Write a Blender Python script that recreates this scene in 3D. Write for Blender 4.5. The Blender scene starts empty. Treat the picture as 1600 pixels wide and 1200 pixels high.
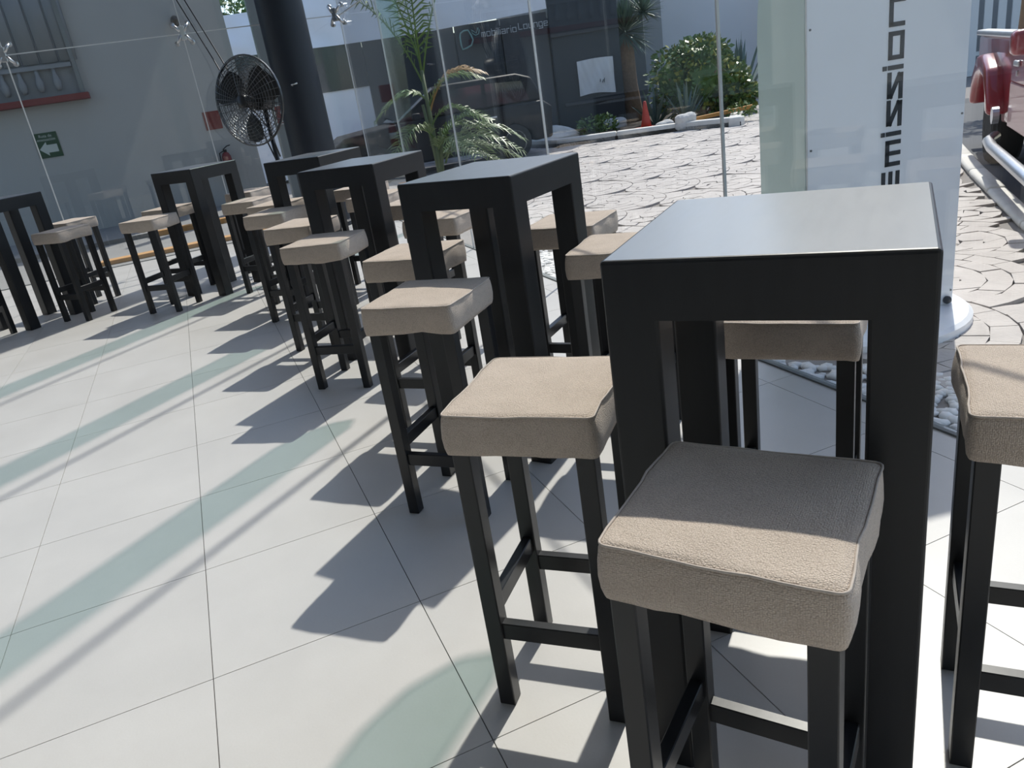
import bpy, bmesh, math, random
from math import sin, cos, pi, radians, sqrt, atan2
from mathutils import Vector, Matrix
random.seed(7)
scn = bpy.context.scene
COL = scn.collection

# ------------------------------------------------------------------ camera
def set_camera():
    f, a, p, r, h = 1199.81, radians(-70.4), radians(21.401), radians(-9.032), 1.397
    fw = Vector((sin(a)*cos(p), cos(a)*cos(p), -sin(p)))
    rt = Vector((cos(a), -sin(a), 0)); up = rt.cross(fw)
    c, s = cos(r), sin(r)
    R, U = rt*c + up*s, -rt*s + up*c
    cam = bpy.data.cameras.new('camera'); o = bpy.data.objects.new('camera', cam); COL.objects.link(o)
    cam.sensor_width = 36; cam.lens = f*36/1600; cam.clip_start = .02; cam.clip_end = 300
    m = Matrix((R, U, -fw)).transposed().to_4x4(); m.translation = (0, 0, h)
    o.matrix_world = m
    scn.camera = o
set_camera()

# ------------------------------------------------------------------ light
SUN_TO = Vector((-0.6626, 0.749, 0)).normalized()      # horizontal direction towards the sun
SUN_EL = radians(50.8)
sl = bpy.data.lights.new('sun', 'SUN'); sl.energy = 5.0; sl.angle = radians(0.7); sl.color = (1, .94, .86)
so = bpy.data.objects.new('sun', sl); COL.objects.link(so)
sd = SUN_TO*cos(SUN_EL) + Vector((0, 0, sin(SUN_EL)))
so.rotation_euler = sd.to_track_quat('Z', 'Y').to_euler(); so.location = sd*20
w = bpy.data.worlds.new('sky'); scn.world = w; w.use_nodes = True
nt = w.node_tree; bg = nt.nodes['Background']
sky = nt.nodes.new('ShaderNodeTexSky'); sky.sky_type = 'NISHITA'; sky.sun_disc = False
sky.sun_elevation = SUN_EL; sky.sun_rotation = atan2(SUN_TO.x, SUN_TO.y)
sky.air_density = 1.0; sky.dust_density = 1.2; sky.ozone_density = 1.0
nt.links.new(sky.outputs[0], bg.inputs[0]); bg.inputs[1].default_value = 0.245
vs = scn.view_settings; vs.view_transform = 'Standard'; vs.look = 'None'; vs.gamma = 1; vs.exposure = 0.0
try: vs.use_curve_mapping = False
except Exception: pass

# ------------------------------------------------------------------ materials
def srgb(r, g, b):
    f = lambda c: (c/255/12.92 if c/255 <= .04045 else ((c/255+.055)/1.055)**2.4)
    return (f(r), f(g), f(b), 1)
def newmat(name):
    m = bpy.data.materials.new(name); m.use_nodes = True
    return m, m.node_tree, m.node_tree.nodes['Principled BSDF']
def N(t, kind, **kw):
    n = t.nodes.new(kind)
    for k, v in kw.items():
        if k in n.inputs.keys(): n.inputs[k].default_value = v
        else: setattr(n, k, v)
    return n
def mat(name, col, rough=.5, metal=0, var=.12, scale=6, bump=0, bscale=60, coat=0, spec=.5, obj=True):
    """plain surface with noise variation in tone and an optional fine relief"""
    m, t, b = newmat(name)
    tc = N(t, 'ShaderNodeTexCoord'); src = tc.outputs['Object' if obj else 'Generated']
    nz = N(t, 'ShaderNodeTexNoise', Scale=scale, Detail=5.0); t.links.new(src, nz.inputs['Vector'])
    mx = N(t, 'ShaderNodeMix', data_type='RGBA')
    c = col
    mx.inputs[6].default_value = (c[0]*(1-var), c[1]*(1-var), c[2]*(1-var), 1)
    mx.inputs[7].default_value = (min(1, c[0]*(1+var)), min(1, c[1]*(1+var)), min(1, c[2]*(1+var)), 1)
    t.links.new(nz.outputs[0], mx.inputs[0]); t.links.new(mx.outputs[2], b.inputs['Base Color'])
    b.inputs['Roughness'].default_value = rough; b.inputs['Metallic'].default_value = metal
    b.inputs['Specular IOR Level'].default_value = spec
    if coat: b.inputs['Coat Weight'].default_value = coat
    if bump:
        n2 = N(t, 'ShaderNodeTexNoise', Scale=bscale, Detail=4.0); t.links.new(src, n2.inputs['Vector'])
        bp = N(t, 'ShaderNodeBump', Strength=bump, Distance=.01); t.links.new(n2.outputs[0], bp.inputs['Height'])
        t.links.new(bp.outputs[0], b.inputs['Normal'])
    return m
def glass(name, tint, gloss=1.0, rough=0.0):
    m = bpy.data.materials.new(name); m.use_nodes = True; t = m.node_tree; t.nodes.clear()
    out = N(t, 'ShaderNodeOutputMaterial'); mix = N(t, 'ShaderNodeMixShader')
    tr = N(t, 'ShaderNodeBsdfTransparent'); tr.inputs[0].default_value = (*tint, 1)
    gl = N(t, 'ShaderNodeBsdfGlossy'); gl.inputs['Roughness'].default_value = rough; gl.inputs[0].default_value = (gloss, gloss, gloss, 1)
    geo = N(t, 'ShaderNodeNewGeometry'); io = N(t, 'ShaderNodeMix', data_type='FLOAT')
    io.inputs[2].default_value = 1.5; io.inputs[3].default_value = 1/1.5
    t.links.new(geo.outputs['Backfacing'], io.inputs[0])
    fr = N(t, 'ShaderNodeFresnel'); t.links.new(io.outputs[0], fr.inputs['IOR'])
    t.links.new(fr.outputs[0], mix.inputs[0]); t.links.new(tr.outputs[0], mix.inputs[1]); t.links.new(gl.outputs[0], mix.inputs[2])
    t.links.new(mix.outputs[0], out.inputs[0])
    return m
def fabric_mat():
    m, t, b = newmat('woven beige fabric')
    tc = N(t, 'ShaderNodeTexCoord'); src = tc.outputs['Object']
    big = N(t, 'ShaderNodeTexNoise', Scale=9.0, Detail=4.0); t.links.new(src, big.inputs['Vector'])
    fine = N(t, 'ShaderNodeTexNoise', Scale=420.0, Detail=2.0); t.links.new(src, fine.inputs['Vector'])
    vo = N(t, 'ShaderNodeTexVoronoi', Scale=330.0, Randomness=.55); t.links.new(src, vo.inputs['Vector'])
    a2 = N(t, 'ShaderNodeMath', operation='MULTIPLY_ADD'); t.links.new(vo.outputs['Distance'], a2.inputs[0]); a2.inputs[1].default_value = -1.15; a2.inputs[2].default_value = 1.0
    r = N(t, 'ShaderNodeValToRGB'); r.color_ramp.elements[0].color = (.27, .215, .172, 1); r.color_ramp.elements[1].color = (.72, .61, .515, 1)
    s = N(t, 'ShaderNodeMath', operation='MULTIPLY_ADD'); t.links.new(a2.outputs[0], s.inputs[0]); s.inputs[1].default_value = .50; 
    s2 = N(t, 'ShaderNodeMath', operation='MULTIPLY_ADD'); t.links.new(fine.outputs[0], s2.inputs[0]); s2.inputs[1].default_value = .55; 
    s3 = N(t, 'ShaderNodeMath', operation='MULTIPLY_ADD'); t.links.new(big.outputs[0], s3.inputs[0]); s3.inputs[1].default_value = .35; s3.inputs[2].default_value = -.06
    t.links.new(s3.outputs[0], s2.inputs[2]); t.links.new(s2.outputs[0], s.inputs[2]); t.links.new(s.outputs[0], r.inputs[0])
    t.links.new(r.outputs[0], b.inputs['Base Color']); b.inputs['Roughness'].default_value = .95
    b.inputs['Sheen Weight'].default_value = .15; b.inputs['Specular IOR Level'].default_value = .15
    bp = N(t, 'ShaderNodeBump', Strength=.75, Distance=.0022); t.links.new(a2.outputs[0], bp.inputs['Height'])
    bp2 = N(t, 'ShaderNodeBump', Strength=.25, Distance=.008); t.links.new(big.outputs[0], bp2.inputs['Height'])
    t.links.new(bp2.outputs[0], bp.inputs['Normal'])
    t.links.new(bp.outputs[0], b.inputs['Normal'])
    return m
def tile_mat():
    m, t, b = newmat('pale porcelain tile')
    geo = N(t, 'ShaderNodeNewGeometry'); oi = N(t, 'ShaderNodeObjectInfo')
    n1 = N(t, 'ShaderNodeTexNoise', Scale=2.6, Detail=7.0, Roughness=.6); t.links.new(geo.outputs['Position'], n1.inputs['Vector'])
    n2 = N(t, 'ShaderNodeTexNoise', Scale=160.0, Detail=3.0); t.links.new(geo.outputs['Position'], n2.inputs['Vector'])
    mx = N(t, 'ShaderNodeMix', data_type='RGBA'); mx.inputs[6].default_value = (.50, .485, .465, 1); mx.inputs[7].default_value = (.62, .605, .585, 1)
    ad = N(t, 'ShaderNodeMath', operation='MULTIPLY_ADD'); t.links.new(oi.outputs['Random'], ad.inputs[0]); ad.inputs[1].default_value = .22; 
    ad2 = N(t, 'ShaderNodeMath', operation='MULTIPLY_ADD'); t.links.new(n2.outputs[0], ad2.inputs[0]); ad2.inputs[1].default_value = .25; t.links.new(n1.outputs[0], ad2.inputs[2])
    t.links.new(ad2.outputs[0], ad.inputs[2])
    sb = N(t, 'ShaderNodeMath', operation='SUBTRACT', use_clamp=True); t.links.new(ad.outputs[0], sb.inputs[0]); sb.inputs[1].default_value = .22
    t.links.new(sb.outputs[0], mx.inputs[0]); t.links.new(mx.outputs[2], b.inputs['Base Color'])
    rr = N(t, 'ShaderNodeMapRange'); rr.inputs['To Min'].default_value = .30; rr.inputs['To Max'].default_value = .44
    t.links.new(n1.outputs[0], rr.inputs[0]); t.links.new(rr.outputs[0], b.inputs['Roughness'])
    bp = N(t, 'ShaderNodeBump', Strength=.06, Distance=.002); t.links.new(n2.outputs[0], bp.inputs['Height']); t.links.new(bp.outputs[0], b.inputs['Normal'])
    return m
def wood_mat(name, rough, stretch, coat=0, spec=.4):
    m, t, b = newmat(name); b.inputs['Specular IOR Level'].default_value = spec
    tc = N(t, 'ShaderNodeTexCoord'); mp = N(t, 'ShaderNodeMapping'); mp.inputs['Scale'].default_value = stretch
    t.links.new(tc.outputs['Object'], mp.inputs[0])
    n1 = N(t, 'ShaderNodeTexNoise', Scale=7.0, Detail=6.0); t.links.new(mp.outputs[0], n1.inputs['Vector'])
    mx = N(t, 'ShaderNodeMix', data_type='RGBA'); mx.inputs[6].default_value = (.008, .009, .0105, 1); mx.inputs[7].default_value = (.019, .020, .022, 1)
    t.links.new(n1.outputs[0], mx.inputs[0]); t.links.new(mx.outputs[2], b.inputs['Base Color'])
    rr = N(t, 'ShaderNodeMapRange'); rr.inputs['To Min'].default_value = rough-.07; rr.inputs['To Max'].default_value = rough+.09
    t.links.new(n1.outputs[0], rr.inputs[0]); t.links.new(rr.outputs[0], b.inputs['Roughness'])
    b.inputs['Coat Weight'].default_value = coat; b.inputs['Coat Roughness'].default_value = .30
    bp = N(t, 'ShaderNodeBump', Strength=.07, Distance=.004); t.links.new(n1.outputs[0], bp.inputs['Height']); t.links.new(bp.outputs[0], b.inputs['Normal'])
    return m
M = {}
M['fabric'] = fabric_mat()
M['piping'] = mat('seam piping', (.52, .455, .40, 1), .95, var=.2, scale=80)
M['tile'] = tile_mat()
M['grout'] = mat('dark grout', (.10, .10, .10, 1), .9)
M['table'] = wood_mat('satin black lacquer', .40, (6, 1, 1), 0, .35)
M['tabletop'] = wood_mat('polished black tabletop', .45, (6, 1, 1), 1.0, 1.0)
M['stool'] = wood_mat('black painted wood', .33, (2, 2, .6))
M['glass'] = glass('clear facade glass', (.955, .975, .975), .9)
M['fin'] = glass('green fin glass', (.74, .845, .82), .9)
M['finedge'] = glass('green glass edge', (.16, .30, .27), .9)
M['greenpane'] = glass('green strip glass', (.80, .90, .86), .9)
M['joint'] = mat('pale silicone joint', (.62, .64, .65, 1), .35)
M['steel'] = mat('brushed steel', (.55, .56, .57, 1), .32, metal=1, var=.1, scale=40)
M['white'] = mat('white painted plaster', (.74, .75, .74, 1), .85, var=.04, scale=3, bump=.1)
M['wallout'] = mat('grey white render', (.33, .335, .33, 1), .9, var=.05, scale=2, bump=.15)
M['inner'] = mat('grey interior paint', (.38, .385, .39, 1), .9, var=.04, scale=3)
M['wallblue'] = mat('white garden wall', (.84, .85, .87, 1), .9, var=.04, scale=2)
M['column'] = mat('dark blue column paint', (.006, .011, .020, 1), .5, var=.15)
M['grey'] = mat('grey metal', (.16, .175, .175, 1), .6)
M['black'] = mat('black plastic', (.012, .012, .013, 1), .4)
M['chrome'] = mat('dark wire', (.10, .105, .11, 1), .32, metal=1, var=.05)
M['fanblade'] = mat('fan blade', (.04, .042, .045, 1), .3, metal=.6)
M['asphalt'] = mat('asphalt', (.085, .088, .095, 1), .9, var=.25, scale=30, bump=.3)
M['concrete'] = mat('concrete ground', (.20, .198, .193, 1), .9, var=.12, scale=4, bump=.2)
M['kerb'] = mat('white kerb paint', (.66, .64, .60, 1), .85, var=.16, scale=9, bump=.3, bscale=25)
M['yellow'] = mat('yellow kerb paint', (.40, .21, .07, 1), .8, var=.25, scale=8)
M['mortar'] = mat('paving joint mortar', (.24, .22, .205, 1), .95, var=.2, scale=12)
M['stone'] = mat('stamped paving stone', (.47, .435, .41, 1), .85, var=.22, scale=5, bump=.4, bscale=40)
M['pebble'] = mat('pale pebble', (.72, .71, .69, 1), .8, var=.3, scale=6)
M['soil'] = mat('planter soil', (.045, .037, .030, 1), 1, var=.4, scale=20, bump=.8)
M['booth'] = mat('black tarpaulin', (.022, .030, .038, 1), .6, var=.25, scale=1.5)
M['booth2'] = mat('charcoal panel', (.035, .042, .052, 1), .5, var=.25, scale=2)
M['tarp'] = mat('white tarpaulin', (.84, .85, .89, 1), .75, var=.05, scale=2)
M['cloth'] = mat('white cloth', (.62, .63, .64, 1), .85, var=.08, scale=6)
M['teal'] = mat('teal print', (.20, .36, .34, 1), .6)
M['print'] = mat('pale print', (.50, .53, .55, 1), .6)
M['letter'] = mat('charcoal lettering', (.022, .027, .034, 1), .5)
M['totem'] = mat('white totem panel', (.84, .86, .89, 1), .28, var=.03)
M['totemgreen'] = mat('pale green totem side', (.62, .74, .72, 1), .25, var=.03)
M['green'] = mat('green sign', (.006, .045, .016, 1), .5)
M['signwhite'] = mat('sign white', (.40, .44, .42, 1), .5)
M['red'] = mat('red sign', (.15, .028, .024, 1), .5)
M['sill'] = mat('red sill', (.14, .022, .020, 1), .6)
M['curtain'] = mat('grey curtain', (.20, .215, .23, 1), .8, var=.12, scale=2)
M['truck'] = mat('red truck paint', (.27, .020, .028, 1), .28, var=.05, coat=.8)
M['trucklow'] = mat('faded pink lower panel', (.36, .15, .14, 1), .35, var=.05, coat=.5)
M['carpaint'] = mat('dark car paint', (.006, .007, .009, 1), .55, var=.05, spec=.3)
M['autoglass'] = mat('car window', (.03, .04, .045, 1), .05, var=.05, spec=.9)
M['tyre'] = mat('tyre rubber', (.018, .018, .018, 1), .85)
M['rim'] = mat('alloy rim', (.42, .43, .44, 1), .35, metal=.9)
M['silver'] = mat('silver trim', (.58, .60, .63, 1), .3, metal=.7)
M['frond'] = mat('palm leaf', (.12, .20, .035, 1), .45, var=.4, scale=4)
M['frondpale'] = mat('pale palm leaf', (.20, .27, .11, 1), .4, var=.35, scale=4)
M['frondgold'] = mat('yellowing palm leaf', (.36, .20, .045, 1), .5, var=.35, scale=3)
M['stem'] = mat('palm stem', (.16, .20, .10, 1), .6, var=.3)
M['leaf'] = mat('bush leaf', (.09, .16, .035, 1), .45, var=.55, scale=3)
M['leaf2'] = mat('yellow green leaf', (.30, .30, .05, 1), .5, var=.4, scale=3)
M['yucca'] = mat('yucca blade', (.11, .17, .12, 1), .5, var=.4, scale=5)
M['bark'] = mat('fibrous bark', (.27, .17, .10, 1), .95, var=.35, scale=14, bump=.9, bscale=30)
M['agave'] = mat('agave blade', (.10, .15, .12, 1), .5, var=.35, scale=5)
M['cone'] = mat('orange red cone', (.52, .07, .045, 1), .6)
M['rock'] = mat('pale rock', (.55, .54, .52, 1), .9, var=.2, bump=.5, bscale=12)
M['plank'] = mat('orange plank', (.50, .24, .06, 1), .7, var=.2)

# ------------------------------------------------------------------ mesh helpers
class MB:
    def __init__(s): s.v = []; s.f = []; s.m = []
    def add(s, vs, fs, mi=0):
        o = len(s.v); s.v += [tuple(q) for q in vs]; s.f += [tuple(i+o for i in f) for f in fs]; s.m += [mi]*len(fs); return s
    def box(s, x0, x1, y0, y1, z0, z1, mi=0, T=None):
        vs = [Vector((x, y, z)) for z in (z0, z1) for y in (y0, y1) for x in (x0, x1)]
        if T: vs = [T @ q for q in vs]
        return s.add(vs, [(0, 2, 3, 1), (4, 5, 7, 6), (0, 1, 5, 4), (2, 6, 7, 3), (0, 4, 6, 2), (1, 3, 7, 5)], mi)
    def prism(s, poly, d, T=None, mi=0):
        """polygon (x,y) extruded from z=0 to z=d, then placed by T"""
        n = len(poly); vs = [Vector((x, y, 0)) for x, y in poly] + [Vector((x, y, d)) for x, y in poly]
        if T: vs = [T @ q for q in vs]
        return s.add(vs, [tuple(range(n-1, -1, -1)), tuple(range(n, 2*n))] + [(i, (i+1) % n, n+(i+1) % n, n+i) for i in range(n)], mi)
    def tube(s, path, r, n=6, mi=0, closed=False, cap=True):
        path = [Vector(q) for q in path]; k = len(path); rs = r if isinstance(r, (list, tuple)) else [r]*k
        o = len(s.v); up = Vector((0, 0, 1)); prev = None
        for i, q in enumerate(path):
            a = path[(i-1) % k] if (closed or i) else q; b = path[(i+1) % k] if (closed or i < k-1) else q
            d = (b-a).normalized()
            u = prev - d*prev.dot(d) if prev else (up.cross(d) if abs(d.z) < .95 else Vector((1, 0, 0)).cross(d))
            u.normalize(); prev = u; w_ = d.cross(u)
            for j in range(n):
                t = 2*pi*j/n; s.v.append(tuple(q + (u*cos(t)+w_*sin(t))*rs[i]))
        for i in range(k if closed else k-1):
            for j in range(n):
                a, b = o+i*n, o+((i+1) % k)*n
                s.f.append((a+j, a+(j+1) % n, b+(j+1) % n, b+j)); s.m.append(mi)
        if cap and not closed:
            s.f += [tuple(o+j for j in range(n-1, -1, -1)), tuple(o+(k-1)*n+j for j in range(n))]; s.m += [mi, mi]
        return s
    def lathe(s, prof, n=24, T=None, mi=0):
        """profile of (r,z) turned about z"""
        o = len(s.v); k = len(prof)
        for r, z in prof:
            for j in range(n):
                q = Vector((r*cos(2*pi*j/n), r*sin(2*pi*j/n), z)); s.v.append(tuple(T @ q if T else q))
        for i in range(k-1):
            for j in range(n): s.f.append((o+i*n+j, o+i*n+(j+1) % n, o+(i+1)*n+(j+1) % n, o+(i+1)*n+j)); s.m.append(mi)
        s.f += [tuple(o+j for j in range(n-1, -1, -1)), tuple(o+(k-1)*n+j for j in range(n))]; s.m += [mi, mi]
        return s
    def mesh(s, name, mats, smooth=False, bevel=0, seg=2, edges=None):
        me = bpy.data.meshes.new(name); me.from_pydata(s.v, [], s.f)
        for q in (mats if isinstance(mats, (list, tuple)) else [mats]): me.materials.append(q)
        me.polygons.foreach_set('material_index', s.m)
        bm = bmesh.new(); bm.from_mesh(me); bmesh.ops.recalc_face_normals(bm, faces=bm.faces)
        if bevel:
            es = [e for e in bm.edges if len(e.link_faces) == 2 and e.calc_face_angle(0) > .5 and (edges is None or edges(e))]
            bmesh.ops.bevel(bm, geom=es, offset=bevel, segments=seg, profile=.5, affect='EDGES', clamp_overlap=True)
        bm.to_mesh(me); bm.free()
        if smooth: me.polygons.foreach_set('use_smooth', [True]*len(me.polygons))
        if bevel >= .02:
            me.polygons.foreach_set('use_smooth', [True]*len(me.polygons))
            try: me.set_sharp_from_angle(angle=radians(50))
            except Exception: pass
        me.update(); return me
    def build(s, name, mats, parent=None, loc=(0, 0, 0), rz=0, **kw):
        return put(name, s.mesh(name, mats, **kw), parent, loc, rz)
def put(name, me, parent=None, loc=(0, 0, 0), rz=0):
    o = bpy.data.objects.new(name, me); COL.objects.link(o)
    o.location = loc; o.rotation_euler = (0, 0, rz)
    if parent: o.parent = parent
    return o
def tag(o, label=None, cat=None, group=None, kind=None):
    for k, v in (('label', label), ('category', cat), ('group', group), ('kind', kind)):
        if v: o[k] = v
    return o
def thing(name, loc, rz, label, cat, group=None):
    return tag(put(name, None, None, loc, rz), label, cat, group)
def struct(o): return tag(o, kind='structure')
def frame(origin, xdir, ydir):
    x = Vector(xdir).normalized(); y = Vector(ydir).normalized(); z = x.cross(y)
    m = Matrix((x, y, z)).transposed().to_4x4(); m.translation = origin; return m

# ------------------------------------------------------------------ room shell
XE, YF, XR, YB, H = -10.45, 2.244, 2.2, -4.6, 7.2
floor = struct(MB().box(XE-.02, XR, YB, YF+.02, -.12, -.004).build('floor', M['grout']))
G = .0026
def tile_mesh(wx, wy): return MB().box(-wx/2, wx/2, -wy/2, wy/2, -.012, 0).mesh('tile', M['tile'])
cache = {}
def cuts(lo, hi, o):
    xs = [lo]; k = math.ceil((lo-o)/.6+1e-6)
    while o+.6*k < hi-1e-6: xs.append(o+.6*k); k += 1
    return xs+[hi]
CX, CY = cuts(XE, XR, -1.937), cuts(YB, YF, -.307)
for x0, x1 in zip(CX, CX[1:]):
    for y0, y1 in zip(CY, CY[1:]):
        if x1-x0 < .02 or y1-y0 < .02: continue
        k = (round(x1-x0-G, 4), round(y1-y0-G, 4))
        if k not in cache: cache[k] = tile_mesh(*k)
        put('tile', cache[k], floor, ((x0+x1)/2, (y0+y1)/2, 0))
struct(MB().box(XE-.3, XR+.3, YB-.3, YF+.3, H, H+.3).build('ceiling', M['inner']))
struct(MB().box(XE-.3, XR+.3, YB-.2, YB, -.1, H).build('wall_back', M['inner']))
struct(MB().box(XR, XR+.2, YB, YF+.02, -.1, H).build('wall_right', M['inner']))
# glass facade along the row of tables and glass end wall, panes with pale joints
SEAM = [XE, -8.65, -6.767, -4.883, -2.995, -1.11, .775, XR]
win = struct(put('window_1', None, None, (0, YF, 0)))
ZJ = 2.44
for a, b in zip(SEAM, SEAM[1:]):
    for z0, z1 in ((.008, ZJ), (ZJ, H)):
        MB().box(a+.006, b-.006, 0, .012, z0+.004, z1-.004).build('pane', M['glass'], win)
for a in SEAM[1:-1]: MB().box(a-.005, a+.005, -.001, .013, .008, ZJ).build('joint', M['joint'], win)
for a in SEAM[1:4]: MB().box(a-.012, a+.012, -.004, .016, ZJ, H).build('joint', M['joint'], win)
MB().box(XE, XR, -.001, .013, ZJ-.005, ZJ+.005).build('joint', M['joint'], win)
MB().box(XE, XR, -.012, .024, -.004, .008).build('bottom_channel', M['grey'], win)
win2 = struct(put('window_2', None, None, (XE, 0, 0)))
SE = [YB, -3.31, -1.46, .39, YF]
for a, b in zip(SE, SE[1:]):
    for z0, z1 in ((.008, ZJ), (ZJ, H)):
        MB().box(-.012, 0, a+.006, b-.006, z0+.004, z1-.004).build('pane', M['glass'], win2)
for a in SE[1:]: MB().box(-.013, .001, a-.006, a+.006, .008, H).build('joint', M['joint'], win2)
MB().box(-.013, .001, YB, YF, ZJ-.005, ZJ+.005).build('joint', M['joint'], win2)
MB().box(-.024, .012, YB, YF, -.004, .008).build('bottom_channel', M['grey'], win2)

# hanging glass fins behind the joints of the facade: green glass, rounded lower end
FNAMES = ['ahead of the dark blue column, farthest from the camera', 'farther along the facade, above the third and fourth table',
          'above the second and third table', 'above the second table', 'above the nearest table', 'nearest the camera, behind the stools']
fin_me = None
for i, x in enumerate(SEAM[1:-1]):
    if fin_me is None:
        prof = [(0, H-.02), (0, 2.72)] + [(.18-.18*cos(t), 2.72-.20*sin(t)) for t in (pi*.25, pi*.5, pi*.75)] + [(.36, 2.72), (.36, H-.02)]
        mb = MB(); n = len(prof)
        vs = [(-.006, -d, z) for d, z in prof]+[(.006, -d, z) for d, z in prof]
        mb.add(vs, [tuple(range(n)), tuple(range(2*n-1, n-1, -1))], 0)
        mb.add(vs, [(j, (j+1) % n, n+(j+1) % n, n+j) for j in range(n)], 1)
        fin_me = mb.mesh('glass_fin', [M['fin'], M['finedge']])
    struct(put('trim_%d' % (i+1), fin_me, None, (x, 2.04, 0)))
# slim tapering green glass strip fixed outside the joint by the corner
mb = MB(); P_ = [(0, .02), (.09, .02), (.22, 2.42), (0, 2.42)]
mb.prism(P_, .016, Matrix(((0, 0, 1, -8.642), (1, 0, 0, YF+.016), (0, 1, 0, 0), (0, 0, 0, 1))))
struct(mb.build('trim_7', [M['greenpane']]))

# spider fittings that clamp the panes
def spider(loc, rz, label):
    t = thing('spider_fitting', loc, rz, label, 'glass fitting', 'spider fittings on the glass')
    for s1 in (-1, 1):
        for s2 in (-1, 1):
            p = [(s1*.02, .07, s2*.02), (s1*.06, .06, s2*.07), (s1*.085, .035, s2*.10)]
            MB().tube(p, [.02, .017, .015], 8).build('arm', M['steel'], t, smooth=True)
            MB().lathe([(.028, -.012), (.028, .022), (.015, .026)], 14, Matrix.Translation((s1*.085, .012, s2*.10)) @ Matrix.Rotation(-pi/2, 4, 'X')).build('disc', M['steel'], t, bevel=0)
    MB().box(-.032, .032, .045, .085, -.075, .075).build('hub', M['steel'], t, bevel=.008)
spider((XE, .39, ZJ), -pi/2, 'steel spider fitting clamping the end glass above the pedestal fan')
spider((XE, -1.46, ZJ), -pi/2, 'steel spider fitting at the left edge, in front of the red-silled window')
spider((-10.40, YF-.03, ZJ), pi*1.25, 'steel spider fitting at the glass corner beside the dark column')

# ------------------------------------------------------------------ bar tables
TW, TD, TH, LW, AP = .497, .523, 1.10, .092, .103
def make_table():
    mb = MB().box(-TW/2, TW/2, -TD/2, TD/2, TH-AP, TH)
    mb.m[1] = 1
    top = mb.mesh('tabletop', [M['table'], M['tabletop']], bevel=.007, seg=3, edges=lambda e: max(v.co.z for v in e.verts) > TH-.01)
    r, poly = .006, []
    for cx, cy, a0 in ((1, 1, 0), (-1, 1, pi/2), (-1, -1, pi), (1, -1, 1.5*pi)):
        for k in range(4): a = a0+k*pi/6; poly.append((cx*(LW/2-r)+r*cos(a), cy*(LW/2-r)+r*sin(a)))
    leg = MB().prism(poly, TH-AP).mesh('leg', M['table'], smooth=False)
    return top, leg
TOP, LEG = make_table()
TABLES = [
 ((-1.102, .939), 42.0, 'nearest and largest-looking black square bar table, in the right foreground'),
 ((-2.822, 1.052), 36.1, 'second black bar table in the row along the glass, behind the nearest one'),
 ((-4.456, .908), 43.3, 'third black bar table in the row along the glass'),
 ((-6.036, .882), 43.6, 'fourth and farthest black bar table of the row, below the dark blue column'),
 ((-7.543, .069), 40.0, 'black bar table standing apart under the pedestal fan, before the end glass'),
 ((-7.95, -1.56), 41.5, 'black bar table in shade, cut off by the left edge'),
]
for (x, y), a, lab in TABLES:
    t = thing('bar_table', (x, y, 0), radians(a), lab, 'table', 'black bar tables')
    put('tabletop', TOP, t)
    for sx in (-1, 1):
        for sy in (-1, 1): put('leg', LEG, t, (sx*(TW-LW)/2, sy*(TD-LW)/2, 0))

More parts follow.
